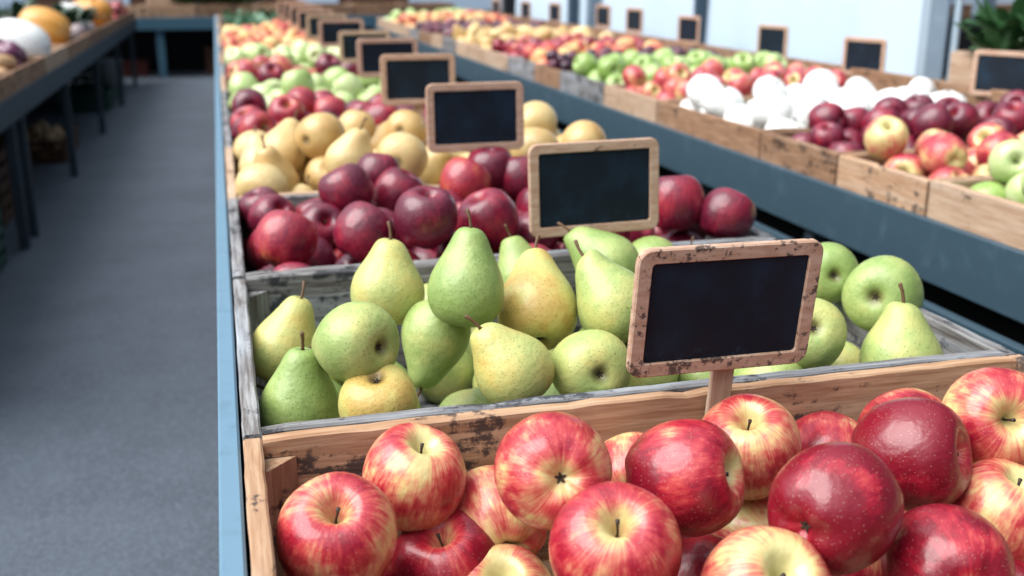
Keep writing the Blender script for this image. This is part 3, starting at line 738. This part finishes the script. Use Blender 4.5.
for i, (y0, y1, k) in enumerate(RC):
    if i == 0: continue
    crate(RX0, RX1, y0, y1, -1.0, -1.234, -1.2, k, RL[i] if i < 10 else 'small wooden fruit crate far along the tarp row', None if i < 10 else 'far crates of the tarp row', th=.04, post=i < 6)
    if i < 10:
        kd, d, tx, wh, bl = FR[i]
        fill(kd, RX0 + .05, RX1 - .05, y0 + .05, y1 - .05, -1.2, d, -.925 if kd == 'white' else -.93, 60 + i, tx, wh, tx + 's ' + wh, single=i < 7, blush=bl, bump=.03 if kd == 'white' else .06, zf=.8 if kd == 'white' else 1, parts=i < 6, low=-1.2, tilt=.7 if kd != 'white' else .2)
    else:
        kd, tx, cl = ('pear_yellow', 'small yellow pear', 'yellow') if i < 13 else (('plum', 'dark plum', 'plum') if i < 16 else (('peach', 'peach', 'peach') if i < 19 else ('apple_green', 'green apple', 'green')))
        fill(kd, RX0 + .05, RX1 - .05, y0 + .05, y1 - .05, -1.2, .23 if kd != 'plum' else .2, -1.0, 60 + i, tx, 'far along the tarp row', 'far %s heap' % cl, single=False, bump=.12, parts=False, blush=(.2, .9))
o = MB().box(5.46, 5.52, 2.3, 23.8, -1.215, -.84).build('rear_rail', WOOD['brown', 1], loc=P(0, 0, 0))
tag(o, 'brown board standing along the back of the tarp row crates', 'board')

# ------------------------------------------------------------ tarp wall, posts, leafy boxes behind
rg = random.Random(3)
vs = []; fs = []
ys = np.linspace(8.62, 23.0, 90); zs = np.linspace(-1.35, 1.2, 10)
for y in ys:
    for z in zs: vs.append((6.25 + .025 * math.sin(y * 5.1) + .018 * math.sin(y * 13 + z * 2) + .01 * z, y, z))
nz = len(zs)
for i in range(len(ys) - 1):
    for k in range(nz - 1): fs.append((i * nz + k, (i + 1) * nz + k, (i + 1) * nz + k + 1, i * nz + k + 1))
o = MB().add(vs, fs).build('wall_tarp', TARP, loc=P(0, 0, 0), smooth=True)
md = o.modifiers.new('thickness', 'SOLIDIFY'); md.thickness = .004
o['kind'] = 'structure'
def post(x, y, w, mat, lab, z1=1.2, d=None):
    o = MB().box(x - w / 2, x + w / 2, y - (d or w) / 2, y + (d or w) / 2, FLOOR, z1).build('tent_post', mat, loc=P(0, 0, 0))
    tag(o, lab, 'post')
post(6.19, 8.545, .03, POST_L, 'light grey tent post at the edge of the white tarp', d=.13)
post(6.19, 8.355, .03, POST, 'broad blue-grey tent post between two lighter ones', d=.24)
post(6.23, 8.19, .03, POST_D, 'thin dark tent post by the leafy box', d=.07)
post(6.19, 8.11, .03, POST_L, 'light tent post next to the dark gap and leafy box', d=.07)
post(6.12, 13.2, .14, POST_D, 'dark tent post against the tarp behind the green pears', d=.1)
post(6.12, 17.4, .2, POST, 'grey tent post halfway along the tarp')
post(6.12, 18.5, .16, POST_D, 'dark tent post farther along the tarp')
post(6.12, 22.9, .25, NEAR_BLACK, 'black tent post at the far end of the tarp')

def leafy(x, y, z, r, h, n, mat, label, group=None, seed=0, name='leafy_greens', L=.16, W=.05):
    rg = random.Random(seed); b = MB()
    for i in range(n):
        a = rg.uniform(0, 6.28); e = rg.uniform(.1, 1.35); rr = r * math.sqrt(rg.random()) * .6
        p = Vector((rr * math.cos(a), rr * math.sin(a), h * rg.uniform(.0, .75)))
        dr = Vector((math.cos(a) * math.cos(e), math.sin(a) * math.cos(e), math.sin(e)))
        sd = Vector((-math.sin(a), math.cos(a), rg.uniform(-.4, .4))).normalized(); up = dr.cross(sd)
        l = L * rg.uniform(.7, 1.3); w = W * rg.uniform(.7, 1.3)
        q = [p, p + dr * l * .35 + sd * w + up * .01, p + dr * l * .45 - up * .012, p + dr * l * .35 - sd * w + up * .01, p + dr * l * .75 + sd * w * .7 - Vector((0, 0, .02 * l)), p + dr * l * .75 - sd * w * .7 - Vector((0, 0, .02 * l)), p + dr * l - Vector((0, 0, .12 * l))]
        b.add(q, [(0, 1, 2), (0, 2, 3), (1, 4, 2), (2, 4, 6), (2, 6, 5), (3, 2, 5)])
    o = b.build(name, mat, loc=P(x, y, z), smooth=True)
    tag(o, label, 'greens', group)
    return o
# stand with leafy boxes beyond the gap
def box_open(x0, x1, y0, y1, z0, z1, kind, label, group=None, name='wooden_box'):
    crate(x0, x1, y0, y1, z1, z0, z1 - .12, kind, label, group, post=False, name=name)
o = root('display_table', P(6.8, 6.6, FLOOR), 'low wooden table holding the leafy box beyond the tarp posts', 'table')
MB().box(-1.1, 1.6, -2.4, 2.6, 1.75, 1.83).build('tabletop', WOOD['brown', 0], o)
for x in (-1.0, 1.4):
    for y in (-2.2, 2.4): MB().box(x, x + .12, y, y + .12, 0, 1.748).build('leg', WOOD['brown', 2], o)
box_open(5.74, 7.2, 4.6, 7.55, -1.015, -.625, 'pale', 'pale wooden box of dark leafy greens beyond the tarp posts')
k = 0
for (x, y, s_) in [(6.0, 7.1, 0), (6.35, 6.75, 1), (6.7, 7.1, 2), (6.15, 6.3, 3), (6.6, 6.2, 4), (6.0, 5.7, 5), (6.5, 5.5, 6), (6.95, 6.6, 7)]:
    leafy(x, y, -.738, .4, .38, 130, M['leaf_dark'] if s_ % 3 else M['leaf'], 'dark leafy plant in the pale box beyond the tarp posts', 'leafy plants in the pale box', s_, L=.32, W=.07)
# back wall behind it
struct('wall_back', MB().box(8.6, 18, 13.0, 13.1, FLOOR, -.46), WOOD['brown', 0])
o = MB().box(7.2, 14, 10.5, 10.55, FLOOR + .02, -.52).build('added_dark_sheet', NEAR_BLACK, loc=P(0, 0, 0)); tag(o, 'added dark sheet filling the gap behind the leafy box', 'added sheet')  # dark sheet added to fill the dark gap here
post(9.53, 12.0, .2, POST, 'grey post standing behind the leafy box')
post(10.9, 12.1, .16, BROWNP, 'brown post standing behind the leafy box')
struct('wall_right', MB().box(8.0, 18, 14.6, 14.7, FLOOR, 1.0), TARP)

# ------------------------------------------------------------ pumpkin and onion table across the aisle
LX0, LX1 = -3.55, -2.07
LY = [7.6, 9.7, 11.9, 14.2, 16.3, 19.0, 21.6, 24.8, 27.4, 29.9]
LK = ['brown', 'brown', 'brown', 'pale', 'brown', 'brown', 'brown', 'brown', 'brown']
LL = ['brown crate at the near end of the onion table', 'brown crate of potatoes across the aisle', 'brown crate of purple onions and potatoes across the aisle', 'pale crate under the big orange pumpkin', 'brown crate of garlic across the aisle', 'brown crate of leafy greens across the aisle', 'brown crate of mixed squash far across the aisle',
      'brown crate of red fruit far across the aisle', 'brown crate at the far end across the aisle']
for i in range(9): crate(LX0, LX1, LY[i] + .02, LY[i + 1] - .02, -1.0, -1.248, -1.23, LK[i], LL[i], None, post=False)
fill('potato', LX0 + .05, LX1 - .05, 9.76, 11.85, -1.23, .26, -1.0, 81, 'potato', 'in the crate before the onions', 'potatoes before the onions', single=False, parts=False, tilt=2)
fill('potato', LX0 + .05, LX1 - .05, 11.95, 12.9, -1.23, .26, -1.0, 82, 'potato', 'beside the purple onions', 'potatoes beside the onions', single=False, parts=False, tilt=2)
fill('onion', LX0 + .3, LX1 - .05, 12.6, 13.95, -1.23, .26, -.93, 83, 'purple onion', 'before the white pumpkin', 'purple onions', single=False, parts=False, blush=(.2, .9))
def big(kind, x, y, z, d, ax, bl, lab, var=0, flat=1.0):
    o = fruit(kind, (x, y, z), d, ax, 0, bl, lab, None, True, var); o.scale = (d * S * flat, d * S * flat, d * S); return o
big('white', -2.42, 14.6, -.89, 1.0, (-.95, .2, .25), .3, 'big oval white pumpkin behind the purple onions', flat=.62)
big('orange', -2.62, 18.2, -.88, 1.0, (-.95, .2, .3), .45, 'big orange pumpkin behind the white one', flat=.66)
big('orange', -3.85, 18.2, -.90, .9, (-.5, -.1, .9), .3, 'orange pumpkin beyond the dark stick and the big one', flat=.8)
fill('garlic', LX0 + .05, LX1 - .05, 18.4, 21.5, -1.23, .25, -.98, 84, 'garlic bulb', 'beyond the orange pumpkin', 'garlic bulbs', single=False, parts=False, blush=(.1, .9))
for i in range(5): leafy(-2.5 - .25 * (i % 3), 19.8 + .5 * i, -.98, .35, .2, 50, M['leaf_dark'], 'dark green bunch among the garlic and squash', 'green bunches across the aisle', 30 + i, L=.3, W=.08)
big('white', -2.75, 22.5, -.84, .62, (.1, -.2, .9), .5, 'small white pumpkin far along the onion table')
big('orange', -2.5, 24.3, -.85, .78, (.1, -.2, .9), .7, 'orange pumpkin far along the onion table')
big('orange', -2.7, 25.3, -.86, .70, (.1, -.2, .9), .5, 'last orange pumpkin along the onion table')
fill('apple_red', LX0 + .05, LX1 - .05, 26.0, 29.8, -1.23, .3, -1.0, 85, 'red fruit', 'at the far end across the aisle', 'far red fruit across the aisle', single=False, parts=False, blush=(.5, 1), bump=.15)
o = MB().tube([(0, 0, 0), (.0, 0, .45)], .05, 10).build('brown_stick', M['stem_dark'], loc=P(-3.12, 16.4, -1.0)); tag(o, 'dark upright stick between the white and orange pumpkins', 'stick')

# things under that table
def plastic_crate(x, y, z, w, d, h, mat, label, rows=4, group=None, name='plastic_crate'):
    c = root(name, P(x, y, z), label, 'crate', group)
    MB().box(-w / 2, w / 2, -d / 2, d / 2, 0, .03).build('base', mat, c)
    for sx in (-1, 1):
        b = MB()
        for k in range(rows):
            z0 = .04 + (h - .04) * k / rows; b.box(sx * w / 2 - .015, sx * w / 2 + .015, -d / 2, d / 2, z0, z0 + (h - .04) / rows * .62)
        for t in (-1, -.5, 0, .5, 1): b.box(sx * w / 2 - .018, sx * w / 2 + .018, t * (d / 2 - .03) - .025, t * (d / 2 - .03) + .025, .03, h)
        b.build('side_panel', mat, c)
        b = MB()
        for k in range(rows):
            z0 = .04 + (h - .04) * k / rows; b.box(-w / 2 + .017, w / 2 - .017, sx * d / 2 - .015, sx * d / 2 + .015, z0, z0 + (h - .04) / rows * .62)
        b.build('end_panel', mat, c)
    return c
plastic_crate(-2.75, 10.4, FLOOR, 1.0, 1.8, .62, GREENP, 'dark green plastic crate on the asphalt under the onion table')
fill('peach', -3.2, -2.3, 9.55, 11.25, FLOOR + .03, .26, FLOOR + .55, 86, 'orange fruit', 'in the green crate under the table', 'oranges under the table', single=False, parts=False, bump=.05, nm='orange_fruit')
plastic_crate(-3.1, 14.0, FLOOR, 1.1, 2.2, .9, BROWNP, 'brown box on the asphalt under the white pumpkin', 5, name='wooden_box')
plastic_crate(-2.9, 18.2, FLOOR, .95, 1.6, .4, BROWNP, 'low brown box with potatoes under the garlic crates', 3, name='wooden_box')
fill('potato', -3.3, -2.5, 17.5, 18.9, FLOOR + .03, .26, FLOOR + .3, 87, 'potato', 'in the low brown box under the table', 'potatoes under the table', single=False, parts=False, bump=.15)
plastic_crate(-2.85, 24.9, FLOOR, 1.0, 2.2, .42, GREENP, 'green plastic crate farther under the onion table')
bk = root('white_bucket', P(-2.4, 25.2, -2.42), 'white bucket on the green crate under the far part of the onion table', 'bucket')
MB().lathe([(.20, 0), (.26, .5), (.28, .52), (.26, .54), (.24, .52), (.19, .03)], 24).build('pail', WHITEP, bk, smooth=True)
plastic_crate(-2.95, 27.9, FLOOR, 1.0, 2.4, .7, GREENP, 'green plastic crate at the far end under the onion table')
plastic_crate(-2.6, 32.0, FLOOR, 1.2, .8, .45, plain('red_box', '5e1c16'), 'red plastic crate under the far table')
plastic_crate(.4, 32.0, FLOOR, 1.6, .8, .8, BROWNP, 'brown box under the far table', name='wooden_box')

# ------------------------------------------------------------ far end
fx = [-4.9, -3.4, -1.95, -.55, .9, 2.3, 3.75, 5.2, 6.7]
fl = ['brown', 'tan', 'tan', 'brown', 'tan', 'brown', 'brown', 'brown']
for i in range(8): crate(fx[i] + .02, fx[i + 1] - .02, 31.1, 32.6, -.93, -1.248, -1.04, fl[i], 'wooden crate on the far table across the aisle end, number %s from the pumpkins' % NTH[i], None, post=False)
for i, x in enumerate([-.95, -.6, -.25, .1, .45, .8]): leafy(x, 31.8, -.94, .4, .35, 70, M['leaf'], 'green herb bunch in the crates on the far table', 'herbs on the far table', 60 + i, L=.4, W=.11)
for i, (x, mat, w) in enumerate([(-1.65, 'pale', .9)]):
    o = MB().box(-.45, .45, -.35, .35, 0, .34, bev=.03).build('cardboard_box', WOOD['pale', 0], loc=P(-1.4, 31.9, -1.035)); tag(o, 'tan cardboard box on the far table beside the herbs', 'box')
o = MB().box(-.4, .4, -.3, .3, 0, .38, bev=.04).build('foam_box', WHITEP, loc=P(-2.9, 32.0, -1.035)); tag(o, 'white foam box on the far table near the pumpkin side', 'box')
# greens at the end of the middle row
for i in range(13, 17):
    for k in range(5):
        leafy(.4 + .33 * k, (YB[i] + YB[i + 1]) / 2 + .2 * (-1) ** k, -1.25, .3, .3, 60, M['leaf_pale'] if i < 15 else M['leaf'], 'pale green leafy head in the far middle row crates' if i < 15 else 'green leafy head in the last middle row crates', 'pale leafy heads' if i < 15 else 'last leafy heads', i * 10 + k, L=.22, W=.09)
# shed and panels at the end of the market
struct('wall_far', MB().box(-14, 16, 52.0, 52.2, FLOOR, 1.5), BROWNP)
def panel(x0, x1, y, z0, z1, mat, lab, nm='banner'):
    c = root(nm, P((x0 + x1) / 2, y, FLOOR), lab, 'banner')
    w = (x1 - x0) / 2
    MB().box(-w, w, -.03, .03, z0 - FLOOR, z1 - FLOOR).build('sheet', mat, c)
    for sx in (-1, 1): MB().box(sx * w - .05, sx * w + .05, .04, .14, 0, z1 - FLOOR).build('pole', POST_D, c)
panel(3.1, 4.7, 44, -1.36, 1, TARP, 'white hanging sheet at the far end beyond the chalkboards')
panel(-4.6, -3.2, 44, -1.5, 1, TARP, 'white hanging sheet at the far end above the pumpkins')
panel(-9.5, -6.5, 42, -1.6, 1, TARP, 'white hanging sheet behind the onion table')
panel(6.2, 9.4, 36, -1.3, 1, TARP, 'white hanging sheet past the far end of the tarp row')
for i in range(5): leafy(-4.1 + .05 * i, 17.5 + 1.6 * i, -1.24, .5, .45, 60, M['leaf_dark'], 'dark leafy plant behind the pumpkins', 'leafy plants behind the pumpkins', 90 + i, L=.4, W=.1)
